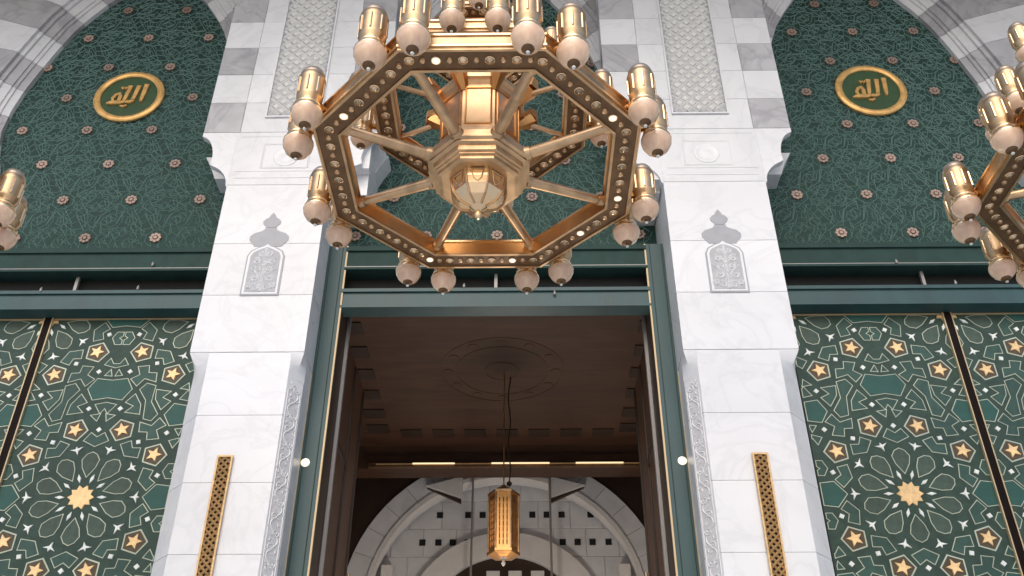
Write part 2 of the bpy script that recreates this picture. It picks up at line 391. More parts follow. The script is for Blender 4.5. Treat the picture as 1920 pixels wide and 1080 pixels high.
    while z < 5.86:
        ribbon(m, [(2.80,z),(2.874,z+0.074),(2.95,z)], 0.026, 8.962, 8.985); ribbon(m, [(2.80,z+0.074),(2.874,z),(2.95,z+0.074)], 0.026, 8.962, 8.985)
        z += 0.074
    m.build("gold_grille", M["grille"], t, kind="stuff")
    return t
p1 = make_pier("marble_pier", "white marble pier right of the open doorway, beneath the small round relief")
p2 = copy_tree(p1); p2.scale.x = -1
p2["label"] = "white marble pier left of the open doorway, with lamps hanging before its grey inlaid vase"

# ------------------------------------------------------------------ arches with striped voussoirs, tympana
HALF = [(1.95,10.2),(1.80,10.5),(1.55,10.92),(1.66,11.25),(1.74,11.7),(1.72,12.15),(1.64,12.6),(1.53,13.0),(1.38,13.5),(1.22,13.95),(1.04,14.3),(0.82,14.65),(0.58,14.93),(0.30,15.17),(0.0,15.36)]
def resample(pts, n):
    L = [0]
    for a, b in zip(pts[:-1], pts[1:]): L.append(L[-1]+math.dist(a, b))
    out = []
    for i in range(n+1):
        s = L[-1]*i/n; j = max(k for k in range(len(L)) if L[k] <= s+1e-9); j = min(j, len(pts)-2)
        u = (s-L[j])/(L[j+1]-L[j]); out.append((pts[j][0]+(pts[j+1][0]-pts[j][0])*u, pts[j][1]+(pts[j+1][1]-pts[j][1])*u))
    return out
PROF = [(0.0,9.93),(0.0,9.83),(0.10,9.80),(0.105,9.775),(0.15,9.765),(0.155,9.74),(0.27,9.70),(0.275,9.665),(0.33,9.65),(0.335,9.60),(1.6,9.60)]
def arch(x, label):
    t = empty("arch_surround", (x,0,0), label=label, category="arch", group="striped arches over the doorways")
    NS, SUB = 9, 5
    C = resample(HALF[2:], NS*SUB)
    N = []
    for i in range(len(C)):
        a = Vector(C[max(i-1,0)]); b = Vector(C[min(i+1,len(C)-1)]); d = (b-a).normalized(); nn = Vector((d.y, -d.x))
        if nn.x < 0 and nn.y < 0: nn = -nn
        N.append(nn)
    N[-1] = Vector((0,1))
    for sgx in (1, -1):
        for s in range(NS):
            m = MB(); k = len(PROF); vs = []
            for i in range(SUB+1):
                idx = s*SUB+i; c = Vector(C[idx]); nn = N[idx]
                e = 0.004 if i == 0 else (-0.004 if i == SUB else 0)
                tt = (Vector(C[min(idx+1,len(C)-1)])-Vector(C[max(idx-1,0)])).normalized()
                for o, y in PROF:
                    p = c+nn*o+tt*e; vs.append((sgx*p.x, y, p.y))
            fs = []
            for i in range(SUB):
                for j in range(k-1):
                    q = (i*k+j, i*k+j+1, (i+1)*k+j+1, (i+1)*k+j); fs.append(q if sgx < 0 else q[::-1])
            fs.append(tuple(range(k))); fs.append(tuple(SUB*k+j for j in range(k-1,-1,-1)))
            m.add(vs, fs); m.build("voussoir", M["grey"] if s % 2 else M["white"], t)
        # horseshoe springer under the arch
        pts = [(1.74,10.50),(1.66,10.70),(1.55,10.91),(2.5,10.91),(2.5,10.50)]
        m = MB(); m.prism_y([(sgx*a, b) for a, b in pts], 9.60, 9.93); m.build("springer", M["white"], t)
    return t
def star_pts(n, ro, ri, rot=0.0, c=(0,0)):
    return [(c[0]+(ro if i % 2 == 0 else ri)*math.cos(rot+math.pi*i/n), c[1]+(ro if i % 2 == 0 else ri)*math.sin(rot+math.pi*i/n)) for i in range(2*n)]
def ngon(n, r, rot=0.0, c=(0,0)): return [(c[0]+r*math.cos(rot+2*math.pi*i/n), c[1]+r*math.sin(rot+2*math.pi*i/n)) for i in range(n)]
def inside(x, z):          # inside the arch outline?
    if z < 9.35 or z > 15.3: return False
    h = 1.95
    for a, b in zip(HALF[:-1], HALF[1:]):
        if a[1] <= z <= b[1]: h = a[0]+(b[0]-a[0])*(z-a[1])/(b[1]-a[1])
    return abs(x) < h+0.12
FLOWER = None
def tympanum(x, label):
    global FLOWER
    t = empty("tympanum_panel", (x,0,0), label=label, category="panel", group="dark green panels above the doors")
    MB().box(-2.3,2.3,9.90,9.99,9.2,15.6).build("panel_backing", M["dgreen"], t)
    if FLOWER is None:
        m = MB()
        for i in range(8):
            a = i*math.pi/4; c = (0.068*math.cos(a), 0.068*math.sin(a))
            m.prism_y(ngon(6, 0.028, a, c), -0.02, 0.0)
        m.prism_y(ngon(8, 0.030), -0.026, 0.0); m.prism_y(ngon(16, 0.095), -0.008, 0.004, 1)
        FLOWER = m.mesh("flower", [M["flower"], M["brown"]])
    net = MB(); SX, SZ = 0.98, 0.695
    for r in range(-6, 14):
        for q in range(-4, 5):
            fx, fz = (q+0.5*(r % 2))*SX+0.25*0, 12.46+r*SZ-4*SZ
            if fz < 9.5 or fz > 15.2: continue
            if inside(fx, fz):
                if not (math.hypot(fx-0, fz-12.46) < 0.3):
                    put("flower", FLOWER, t, (fx,9.897,fz)).scale = (0.88, 1, 0.88)
                w = 0.011
                def seg(P, closed=True):
                    P = P+[P[0]] if closed else P
                    for a, b in zip(P[:-1], P[1:]):
                        if inside((a[0]+b[0])/2, (a[1]+b[1])/2): ribbon(net, [a, b], 0.014, 9.892, 9.9015)
                seg(star_pts(8, 0.30, 0.20, 0.2, (fx, fz)))
                seg(ngon(8, 0.155, 0.39, (fx, fz)))
                for dx, dz in ((SX/2,SZ),(-SX/2,SZ)):
                    L = math.hypot(dx, dz); px, pz = -dz/L*0.075, dx/L*0.075
                    for sg in (1, -1):
                        seg([(fx+dx*0.22+px*sg, fz+dz*0.22+pz*sg), (fx+dx*0.5+px*sg*2.0, fz+dz*0.5+pz*sg*2.0), (fx+dx*0.78+px*sg, fz+dz*0.78+pz*sg)], False)
                for i in range(8):
                    a = 0.2+i*math.pi/4
                    c = (fx+0.385*math.cos(a), fz+0.385*math.sin(a)); seg(ngon(5, 0.085, a, c))
                    seg([(fx+0.155*math.cos(a+.19), fz+0.155*math.sin(a+.19)), (fx+0.47*math.cos(a+.3), fz+0.47*math.sin(a+.3))], False)
            gx, gz = fx+SX/2, fz
            if inside(gx, gz) :
                for P in (star_pts(6, 0.17, 0.10, 0.5, (gx, gz)), ngon(6, 0.225, 0.1, (gx, gz))):
                    P = P+[P[0]]
                    for a, b in zip(P[:-1], P[1:]): ribbon(net, [a, b], 0.014, 9.892, 9.9015)
                for i in range(6):
                    a = 0.1+i*math.pi/3
                    ribbon(net, [(gx+0.1*math.cos(a), gz+0.1*math.sin(a)), (gx+0.34*math.cos(a+.2), gz+0.34*math.sin(a+.2))], 0.011, 9.892, 9.9015)
    GX, GZ = SX/4, SZ/3
    for i in range(-10, 11):
        for j in range(0, 28):
            ax, az = i*GX, 9.332+j*GZ
            if not inside(ax, az) or math.hypot(ax, az-12.46) < 0.5: continue
            k = (i+j) % 2
            P = star_pts(4, 0.088, 0.05, k*math.pi/4, (ax, az)); P = P+[P[0]]
            for a, b in zip(P[:-1], P[1:]): ribbon(net, [a, b], 0.013, 9.891, 9.9015)
            if k:
                for dx, dz in ((GX,GZ),(-GX,GZ)):
                    ribbon(net, [(ax+dx*0.28,az+dz*0.28),(ax+dx*0.5+dz*0.12,az+dz*0.5-dx*0.12),(ax+dx*0.72,az+dz*0.72)], 0.013, 9.891, 9.9015)
    net.build("tracery", M["net"], t, kind="stuff")
    m = MB(); m.box(-2.3,2.3,9.84,9.899,9.20,9.27); m.box(-2.3,2.3,9.80,9.838,9.12,9.21); m.build("sill_moulding", M["dgreen"], t)
    return t
for x, l in ((0,"behind the middle chandelier, above the open doorway"),(-BAY,"above the closed doors on the left"),(BAY,"above the closed doors on the right")):
    arch(x, "grey and white striped pointed arch "+l)
    tympanum(x, "dark green flowered panel "+l)

# round gold medallions
def medallion(x, label):
    t = empty("medallion", (x,9.88,12.46), label=label, category="medallion", group="gold medallions on the green panels")
    m = MB(); m.lathe([(0.54,0.0),(0.54,0.03),(0.515,0.05),(0.46,0.05),(0.435,0.03),(0.435,0.0)], 48)
    m.f = m.f[:-2]; m.m = m.m[:-2]; m.v = [(a, -c, b) for a, b, c in m.v]; m.build("gold_ring", M["medal"], t, smooth=True)
    m = MB(); m.lathe([(0.438,0.0),(0.438,0.012)], 40); m.v = [(a, -c, b) for a, b, c in m.v]; m.build("green_disc", M["disc"], t)
    # calligraphy: thick and thin pen strokes
    m = MB()
    def stroke(pts, ws):
        n = len(pts); L = []; Rr = []
        for i in range(n):
            a = Vector(pts[max(i-1,0)]); b = Vector(pts[min(i+1,n-1)]); d = (b-a).normalized(); nn = Vector((-d.y,d.x))*ws[i]/2
            L.append(tuple(Vector(pts[i])+nn)); Rr.append(tuple(Vector(pts[i])-nn))
        for i in range(n-1):
            m.prism_y([Rr[i],Rr[i+1],L[i+1],L[i]], -0.045, -0.012)
    stroke([(0.235,0.25),(0.225,0.10),(0.215,-0.05),(0.21,-0.13)], [0.075,0.065,0.055,0.03])                # alef
    stroke([(0.12,0.22),(0.105,0.08),(0.09,-0.04),(0.08,-0.10)], [0.07,0.06,0.055,0.05])                    # first lam
    stroke([(0.10,-0.10),(0.04,-0.135),(-0.02,-0.13)], [0.05,0.06,0.05])
    stroke([(-0.01,0.22),(-0.025,0.08),(-0.04,-0.04),(-0.05,-0.10)], [0.07,0.06,0.055,0.05])                # second lam
    stroke([(-0.03,-0.12),(-0.10,-0.15),(-0.17,-0.145),(-0.26,-0.15),(-0.31,-0.17)], [0.05,0.065,0.07,0.055,0.02])
    stroke([(-0.13,-0.12),(-0.125,-0.02),(-0.15,0.05),(-0.20,0.02),(-0.235,-0.05),(-0.22,-0.12)], [0.055,0.06,0.06,0.05,0.05,0.04])  # heh
    stroke([(-0.06,0.19),(-0.085,0.145),(-0.10,0.185),(-0.125,0.145),(-0.145,0.19)], [0.028]*5)            # shadda
    stroke([(0.02,-0.21),(-0.04,-0.235),(-0.09,-0.22)], [0.02,0.04,0.015])
    m.build("calligraphy", M["medal"], t)
    return t
medallion(-BAY, "round gold medallion with Arabic calligraphy on the left green panel")
medallion(BAY, "round gold medallion with Arabic calligraphy on the right green panel")

# ------------------------------------------------------------------ transoms
def transom(x, hw, label, bars, knobs):
    t = empty("door_transom", (x,0,0), label=label, category="transom", group="green transom beams over the doorways")
    m = MB(); m.box(-hw,hw,9.5,9.80,8.80,9.20); m.box(-hw,hw,9.47,9.499,9.10,9.16); m.box(-hw,hw,9.475,9.499,8.80,8.835); m.build("upper_beam", M["dgreen"], t)
    m = MB(); m.box(-hw,hw,9.5,9.70,8.205,8.49); m.box(-hw,hw,9.472,9.499,8.44,8.49); m.box(-hw,hw,9.48,9.499,8.205,8.24); m.build("lower_beam", M["teal"], t)
    MB().box(-hw,hw,9.48,9.4985,8.835,8.85).build("beam_line", M["strim"], t)
    MB().box(-hw,hw,9.70,9.74,8.42,8.799).build("gap_shade_sheet", M["black"], t)  # solid black sheet, the gap's darkness painted rather than shaded
    for b in bars: MB().box(b-0.02,b+0.02,9.60,9.64,8.49,8.80).build("gap_post", M["strim"], t)
    for kx, kz in knobs:
        m = MB(); m.lathe([(0.02,-0.05),(0.028,-0.03),(0.03,0.01),(0.018,0.03),(0.012,0.06)], 10)
        m.build("spotlight", M["strim"], t, (kx,9.47,kz), smooth=True).scale = (0.6,0.6,0.6)
    return t
transom(0, 1.96, "green double beam with a dark gap directly over the open doorway", (0.0,), ((0.75,8.40),(-0.4,8.52)))
transom(-BAY, 2.12, "green double beam with a dark gap over the left closed doors", (0.25,), ((1.25,8.90),(-0.10,8.50),(1.14,8.52)))
transom(BAY, 2.12, "green double beam with a dark gap over the right closed doors", (-0.20,), ((-0.55,8.86),(0.12,8.52)))

# ------------------------------------------------------------------ patterned door leaves
DL = 0.879; AU, BU = 1.149, 2.8145
LW = 1.005                      # half width of a leaf
TOPZ, ROSZ = 8.20, 5.746
VIS = 4.0
def leaf_cells():
    """cells in leaf coordinates (x, z absolute); (kind, polygon)"""
    out = []
    def P(pts): return [(x*DL, y*DL) for x, y in pts]
    ros = []
    for j in range(-1, 2):
        z = ROSZ+j*BU*DL
        if j % 2 == 0: ros.append((0.0, z))
        else: ros += [(-AU*DL, z), (AU*DL, z)]
    K = 0.978
    T = math.pi/5
    def pol(r, a): return (r*math.cos(a)/K*1.0, r*math.sin(a)/K*1.0)
    for cx, cz in ros:
        def at(pts): return [(cx+x*DL, cz+y*DL) for x, y in pts]
        out.append(("gold_star_rosette", at(star_pts(10, 0.178, 0.128, 0.0))))
        for k in range(10):
            a = k*T
            out.append(("white_kite", at([pol(0.20,a), pol(0.27,a-0.09), pol(0.335,a), pol(0.27,a+0.09)])))
            b = a+T/2
            out.append(("petal", at([pol(0.275,b), pol(0.42,b-0.205), pol(0.535,b-0.215), pol(0.605,b-0.11), pol(0.635,b), pol(0.605,b+0.11), pol(0.535,b+0.215), pol(0.42,b+0.205)])))
            out.append(("white_star", at([pol(0.615,a), pol(0.675,a-0.026), pol(0.725,a-0.12), pol(0.712,a-0.025), pol(0.75,a), pol(0.712,a+0.025), pol(0.725,a+0.12), pol(0.675,a+0.026)])))
            out.append(("chevron", at([pol(0.725,b), pol(0.815,b+0.185), pol(0.905,b+0.095), pol(0.84,b), pol(0.905,b-0.095), pol(0.815,b-0.185)])))
            out.append(("white_dot", at(ngon(4, 0.042, b, pol(0.957,b)))))
            if k not in (0, 5):
                out.append(("star_cell", at(ngon(5, 0.176, a+math.pi, pol(1.0,a)))))
                out.append(("gold_star", at(star_pts(5, 0.112, 0.050, a+math.pi, pol(1.0,a)))))
        out.append(("blank", at([(AU-0.335,0),(AU-0.20,0.165),(AU,0.14),(AU+0.20,0.165),(AU+0.335,0),(AU+0.20,-0.165),(AU,-0.14),(AU-0.20,-0.165)])))
        out.append(("blank", at([(-AU-0.335,0),(-AU-0.20,0.165),(-AU,0.14),(-AU+0.20,0.165),(-AU+0.335,0),(-AU+0.20,-0.165),(-AU,-0.14),(-AU-0.20,-0.165)])))
        Q = [("bone", [(0.62,1.655),(0.505,1.69),(0.43,1.60),(0.547,1.433),(0.572,1.151),(0.671,1.125),(0.733,1.215),(0.608,1.406)]),
             ("chevron", [(0.486,1.226),(0.471,1.363),(0.373,1.515),(0.281,1.404),(0.405,1.345),(0.312,1.253)]),
             ("knot", [(0.879,1.046),(0.79,1.14),(0.704,1.024),(0.545,1.077),(0.557,0.957),(0.671,0.951),(0.687,0.837),(0.82,0.852),(0.767,0.977)]),
             ("small_chevron", [(AU-.17,.81),(AU-.10,.70),(AU-.045,.79),(AU+.045,.79),(AU+.10,.70),(AU+.17,.81),(AU,.86)]),
             ("small_chevron", [(AU-.125,.985),(AU-.02,.995),(AU-.055,.885)]),
             ("chevron", [(1.0,.36),(1.05,.46),(1.125,.46),(1.125,.40),(1.07,.36),(1.125,.32),(1.125,.27),(1.05,.27)]), ("white_dot", ngon(4, 0.042, 0, (0.216,1.30))), ("white_dot", ngon(4, 0.042, 0, (0.93,0.925)))]
        C0 = [("chevron", [(-0.13,1.36),(0,1.39),(0.13,1.36),(0.05,1.245),(0,1.325),(-0.05,1.245)]),
              ("small_chevron", [(-0.17,1.20),(-0.035,1.225),(-0.065,1.11)]), ("small_chevron", [(0.17,1.20),(0.035,1.225),(0.065,1.11)]),
              ("blank", [(-0.206,1.769),(0,1.742),(0.206,1.769),(0.297,1.612),(0.20,1.45),(0,1.486),(-0.20,1.45),(-0.297,1.612)])]
        for sy in (1, -1):
            for kd, p in C0: out.append((kd, at([(x, sy*y) for x, y in p])))
            for sx in (1, -1):
                for kd, p in Q:
                    if kd == "bone" and abs(cx) > 0.1: continue
                    out.append((kd, at([(sx*x, sy*y) for x, y in p])))
    return out
def make_leaf():
    t = empty("door_leaf", (0,0,0))
    MB().box(-LW,LW,9.70,9.80,0.02,TOPZ).build("leaf_panel", M["strap"], t)
    MB().box(-LW+0.02,LW-0.02,9.682,9.6995,TOPZ-0.022,TOPZ-0.004).build("top_trim", M["trim"], t)
    FM = dict(gold_star_rosette=None, white_kite=M["star"], white_star=M["star"], white_dot=M["star"], gold_star=M["goldstar"],
              petal=M["petal"], chevron=M["cell"], small_chevron=M["cell"], bone=M["cell"], knot=M["cell"], star_cell=M["brown"], blank=M["blank"])
    FM["gold_star_rosette"] = M["goldstar"]
    for i, (kd, p) in enumerate(leaf_cells()):
        p = clip(p, -LW+0.025, LW-0.025, VIS, TOPZ-0.028)
        if not p or abs(area(p)) < 0.0006: continue
        c = (sum(q[0] for q in p)/len(p), sum(q[1] for q in p)/len(p)); q = [(x-c[0], z-c[1]) for x, z in p]
        m = MB()
        if kd in ("white_kite","white_star","white_dot","gold_star","gold_star_rosette"):
            m.prism_y(q, -0.012, 0.001, 0, 0.003); o = m.build(kd, [FM[kd]], t, (c[0],9.70 if kd != "gold_star" else 9.692,c[1]))
        else:
            if kd != 'star_cell': q = inset(q, -0.014 if kd not in ('petal','small_chevron') else -0.004)
            m.prism_y(q, -0.005, 0.001, 1); qi = inset(q, 0.0090 if kd != 'star_cell' else 0.016)
            if area(q)*area(qi) > 0 and abs(area(qi)) > 0.25*abs(area(q)): m.prism_y(qi, -0.008, -0.001, 0)
            o = m.build({"blank":"hexagon_cell","small_chevron":"chevron_cell"}.get(kd, kd+"_cell" if not kd.endswith("cell") and kd != "petal" else kd), [FM[kd], M["line"]], t, (c[0],9.70,c[1]))
    return t
leaf = make_leaf()
lbl = {-BAY+LW+0.01: "green star patterned door leaf filling the gap beside the left pier", -BAY-LW-0.01: "green star patterned door leaf cut off by the left photo edge",
       BAY-LW-0.01: "green star patterned door leaf filling the gap beside the right pier", BAY+LW+0.01: "green star patterned door leaf cut off by the right photo edge"}
for i, (x, l) in enumerate(lbl.items()):
    o = leaf if i == 0 else copy_tree(leaf)
    o.location = (x,0,0); o["label"] = l; o["category"] = "door"; o["group"] = "closed patterned door leaves"
for x, s in ((-BAY,"left"),(BAY,"right")):
    t = empty("door_seam_post", (x,0,0), label="dark brown seam strip with gold edges between the %s closed door leaves" % s, category="door strip", group="seam strips between closed leaves")
    MB().box(-0.045,0.045,9.665,9.6995,0.02,TOPZ-0.002).build("seam_board", M["seam"], t)
    for k in (-1, 1): MB().box(k*0.052-0.007,k*0.052+0.007,9.660,9.6993,0.02,TOPZ-0.002).build("gold_edge", M["trim"], t)

# ------------------------------------------------------------------ frame of the open doorway and its open leaves
t = empty("door_frame", (0,0,0), label="green frame with gold lines around the open middle doorway", category="door frame")
for s in (-1, 1):
    bx = lambda a, b, *r: MB().box(min(s*a,s*b), max(s*a,s*b), *r)
    bx(1.96,2.24,9.50,9.90,0.02,9.2).build("jamb_board", M["teal"], t)
    bx(1.938,1.958,9.485,9.515,0.02,9.19).build("gold_edge", M["trim"], t)
    bx(1.942,1.958,9.517,9.89,0.02,9.19).build("inner_face", M["woodd"], t)
    bx(2.19,2.205,9.478,9.499,0.02,9.19).build("gold_edge", M["trim"], t)
    bx(2.21,2.235,9.485,9.498,0.02,9.19).build("silver_edge", M["strim"], t)
    bx(2.005,2.012,9.49,9.499,0.02,9.19).build("fine_groove", M["dgreen"], t)
    bx(2.16,2.167,9.49,9.499,0.02,9.19).build("fine_groove", M["dgreen"], t)
    bx(1.94,2.2,9.90,10.02,0.02,8.7).build("inner_jamb", M["woodd"], t)
    bx(1.90,1.939,9.93,9.99,0.02,8.6).build("inner_edge", M["strim"], t)
    m = MB(); m.lathe([(0.05,0),(0.052,0.01),(0.045,0.02),(0.02,0.03),(0.0,0.034)], 16); m.v = [(a,-c,b) for a,b,c in m.v]
    m.build("jamb_light", M["studlit"], t, (s*2.135,9.498,6.07), smooth=True)
for s, side in ((-1,"left"),(1,"right")):
    t = empty("open_door_leaf", (0,0,0), label="dark door leaf folded back inside the open doorway on the %s" % side, category="door", group="open inner door leaves")
    MB().box(min(s*1.95,s*2.05),max(s*1.95,s*2.05),10.05,11.55,0.02,8.15).build("leaf_board", M["wood"], t)
    for y in (10.10,10.75,11.45): MB().box(min(s*1.93,s*1.949),max(s*1.93,s*1.949),y,y+0.05,0.05,8.1).build("leaf_stile", M["woodd"], t)
    for z in (1.2,3.0,4.8,6.6): MB().box(min(s*1.93,s*1.949),max(s*1.93,s*1.949),10.151,10.749,z,z+0.08).build("leaf_rail", M["woodd"], t)
    m = MB(); m.tube((s*1.88,11.35,4.4),(s*1.88,11.35,5.4),0.018); m.tube((s*1.88,11.35,4.5),(s*1.935,11.35,4.5),0.014); m.tube((s*1.88,11.35,5.3),(s*1.935,11.35,5.3),0.014)
    m.build("pull_handle", M["gold"], t, smooth=True)

# ------------------------------------------------------------------ interior hall seen through the doorway
ZC = 9.5
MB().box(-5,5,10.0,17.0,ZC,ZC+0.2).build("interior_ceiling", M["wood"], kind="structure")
t = empty("ceiling_decor", (0,0,0), label="faint carved round rosette and row of panels on the dark wooden ceiling", category="ceiling ornament")
m = MB()
for r0, r1 in ((1.05,1.01),(0.78,0.76),(0.3,0.27)): m.ring(r0, r1, ZC-0.006, ZC-0.002, 40, 0)
m.v = [(x+0.0,y+13.25,z) for x,y,z in m.v]; m.build("carved_ring", M["wood"], t)
for i in range(12):
    a = i*math.pi/6; m = MB(); m.prism_z(ngon(6, 0.09, 0, (0.9*math.cos(a), 13.25+0.9*math.sin(a))), ZC-0.008, ZC-0.002); m.build("carved_boss", M["wood"], t)
for y in (11.2,11.9,12.6,13.3,14.0,14.7,15.3):
    for x in (-2.35,2.35): MB().box(x-0.2,x+0.2,y-0.16,y+0.16,ZC-0.02,ZC-0.002).build("coffer", M["woodd"], t)
for i in range(7): MB().box(-1.75+i*0.6-0.2,-1.75+i*0.6+0.2,15.35,15.65,ZC-0.02,ZC-0.002).build("coffer", M["woodd"], t)
t = empty("cove_beam", (0,0,0), label="dark wooden beam with three slim lit gold strips at the end of the ceiling", category="beam")
MB().box(-5,5,16.05,16.5,9.03,ZC-0.002).build("beam_face", M["wood"], t)
MB().box(-2.45,2.6,15.94,15.949,9.062,9.08).build("unlit_strip", M["goldstar"], t)
MB().box(-2.6,2.6,15.95,16.049,9.02,9.10).build("beam_ledge", M["bronze"], t)
for a, b in ((-1.75,-0.95),(-0.25,0.85),(1.35,2.25)): MB().box(a,b,15.915,15.939,9.06,9.082).build("light_strip", M["strip"], t)
MB().box(-2.7,2.7,16.03,16.0485,9.30,9.34).build("beam_groove", M["woodd"], t)
# side walls and rear wall close the hall
for nm, b in (("interior_wall_left",(-5.2,-5.0,10.0,19.5,0,ZC)),("interior_wall_right",(5.0,5.2,10.0,19.5,0,ZC)),("interior_wall_back",(-5,5,19.3,19.5,0,12))):
    MB().box(*b).build(nm, M["stone"], kind="structure")
MB().box(-5,5,16.9,19.5,12.0,12.2).build("interior_roof", M["stone"], kind="structure")
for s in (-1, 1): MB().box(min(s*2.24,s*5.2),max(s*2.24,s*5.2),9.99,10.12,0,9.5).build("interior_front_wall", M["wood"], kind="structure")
# big grey arch
t = empty("interior_arch", (0,0,0), label="large grey stone arch behind the hanging lantern", category="arch")
cz, ro, ri = 6.67, 3.10, 2.65
n = 18
for i in range(n):
    a0, a1 = math.pi*i/n+0.0005, math.pi*(i+1)/n-0.0005
    pts = [(ro*math.cos(a0),cz+ro*math.sin(a0)),(ro*math.cos((a0+a1)/2),cz+ro*math.sin((a0+a1)/2)),(ro*math.cos(a1),cz+ro*math.sin(a1)),(ri*math.cos(a1),cz+ri*math.sin(a1)),(ri*math.cos((a0+a1)/2),cz+ri*math.sin((a0+a1)/2)),(ri*math.cos(a0),cz+ri*math.sin(a0))]
    m = MB(); m.prism_y(pts, 17.0, 17.5, 0, 0.003); m.build("arch_stone", M["stone"], t)
for s in (-1, 1):
    MB().box(min(s*ri,s*ro),max(s*ri,s*ro),17.0,17.5,0,cz-0.003).build("arch_leg", M["stone"], t)
    MB().box(min(s*2.18,s*2.40),max(s*2.18,s*2.40),17.25,17.5,0,7.55).build("light_pilaster", M["stoneL"], t)
m = MB(); n = 30
for i in range(n):
    a0, a1 = math.pi*i/n, math.pi*(i+1)/n
    m.prism_y([((ri+0.02)*math.cos(a0),cz+(ri+0.02)*math.sin(a0)),((ri+0.02)*math.cos(a1),cz+(ri+0.02)*math.sin(a1)),((ri-0.07)*math.cos(a1),cz+(ri-0.07)*math.sin(a1)),((ri-0.07)*math.cos(a0),cz+(ri-0.07)*math.sin(a0))], 16.96, 17.2)
m.build("arch_bead", M["stoneL"], t)
m = MB()
pts = [(-5,6.67),(-5,12),(5,12),(5,6.67)]+[(3.05*math.cos(math.pi*i/24),6.67+3.05*math.sin(math.pi*i/24)) for i in range(25)]
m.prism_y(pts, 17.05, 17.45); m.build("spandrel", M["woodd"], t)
# wall of stone blocks inside the arch with dark square holes and the smaller white arch
t = empty("interior_wall_screen", (0,0,0), label="grey block wall with two rows of dark square holes and a white inner arch", category="wall")
z0s = [6.0,6.75,7.35,7.83,8.41,9.0,9.6]
def inner_arch_hit(x, z): return math.hypot(x, z-5.95) < 1.75
for r in range(6):
    za, zb = z0s[r], z0s[r+1]; xs = [-2.6+0.65*i+(0.3 if r % 2 else 0) for i in range(10)]
    for a, b in zip(xs[:-1], xs[1:]):
        m = MB(); block(m, a+0.003, b-0.003, 17.60, 17.9, za+0.003, zb-0.003, 0.01); m.build("stone_block", M["stone"], t)
MB().box(-2.9,2.9,17.63,17.95,0,9.6).build("wall_backing", M["stone"], t)
for z, xs in ((8.70,(-1.342,-0.768,-0.476,0.531,0.823,1.126,1.71)),(8.12,(-1.67,-1.35,-1.063,-0.764,1.131,1.428,1.726,2.045))):
    for x in xs:
        m = MB(); m.box(x-0.062,x+0.062,17.585,17.60-0.001,z-0.062,z+0.062); m.build("hole_shade_plate", M["black"], t)  # black plate on the wall face, painted shade of a hole
m = MB(); n = 28; icz = 6.3
for i in range(n):
    a0, a1 = math.pi*i/n, math.pi*(i+1)/n; o, q = 1.98, 1.51
    m.prism_y([(o*math.cos(a0),icz+o*math.sin(a0)),(o*math.cos(a1),icz+o*math.sin(a1)),(q*math.cos(a1),icz+q*math.sin(a1)),(q*math.cos(a0),icz+q*math.sin(a0))], 17.45, 17.62)
m.build("white_inner_arch", M["stoneL"], t)
m = MB(); m.prism_y([(1.505*math.cos(math.pi*i/24),icz+1.505*math.sin(math.pi*i/24)) for i in range(25)], 17.58, 17.61); m.build("inner_lunette", M["woodd"], t)
for x in (-0.25,0.18,0.62): MB().box(x-0.13,x+0.13,17.54,17.579,6.2,7.52).build("lunette_window", M["stoneL"], t)
for s in (-1, 1):
    m = MB(); m.prism_y([(s*1.56,9.00),(s*0.85,9.20),(s*0.85,8.74)], 16.80, 16.945); m.build("bracket", M["stoneL"], t)
    m = MB(); m.prism_y([(s*1.56,8.99),(s*0.87,8.735),(s*0.87,8.66),(s*1.25,8.84)], 16.86, 16.945); m.build("bracket_shadow", M["woodd"], t)  # dark prism standing in for the shadow beneath the bracket
for x in (-0.64,0.87):
    m = MB(); m.tube((x,16.75,0.0),(x,16.75,9.6),0.022); m.build("hanging_cable", M["strim"], smooth=True,
        label="thin grey vertical pole inside the hall to the %s of the lantern" % ("left" if x < 0 else "right"), category="pole", group="thin grey poles in the hall")

# spandrel wall above the arches and behind the piers
MB().box(-12,12,10.0,10.3,9.6,15.4).build("upper_wall", M["white"], kind="structure")
# lantern
t = empty("hanging_lantern", (0.04,13.25,6.30), label="copper six sided lantern hanging in the open doorway", category="lantern")
m = MB(); m.lathe([(0.235,0.05),(0.235,1.0)], 6, rot=0.0); m.build("copper_body", M["copper"], t)
for i in range(6):
    a = i*math.pi/3; m = MB(); m.tube((0.24*math.cos(a),0.24*math.sin(a),0.0),(0.24*math.cos(a),0.24*math.sin(a),1.04),0.016,None,6); m.build("corner_post", M["gold"], t)
    b = a+math.pi/6; c = Vector((math.cos(b),math.sin(b),0)); u = Vector((-c.y,c.x,0)); mm = MB()
    for zz in range(8):
        for xx in (-0.06,0,0.06):
            p = c*0.207+u*xx; mm.tube((p.x,p.y,0.12+zz*0.1),(p.x,p.y,0.2+zz*0.1),0.010,None,5)
    mm.build("pierced_side", M["gold"], t)
m = MB(); m.lathe([(0.10,-0.035),(0.16,-0.02),(0.255,0.0),(0.262,0.02),(0.262,0.05)], 6); m.build("lantern_base", M["copper"], t)
m = MB(); m.lathe([(0.015,-0.16),(0.035,-0.12),(0.015,-0.07),(0.05,-0.035)], 8); m.build("bottom_finial", M["stoneL"], t, smooth=True)
m = MB(); m.lathe([(0.262,1.0),(0.262,1.04),(0.16,1.10),(0.06,1.16),(0.03,1.2)], 6); m.build("lantern_top", M["gold"], t)
t.scale = (0.95,0.95,0.95)
m = MB(); m.tube((0,0,1.2),(0,0,3.36),0.012,None,6); m.build("suspension_rod", M["gold"], t)
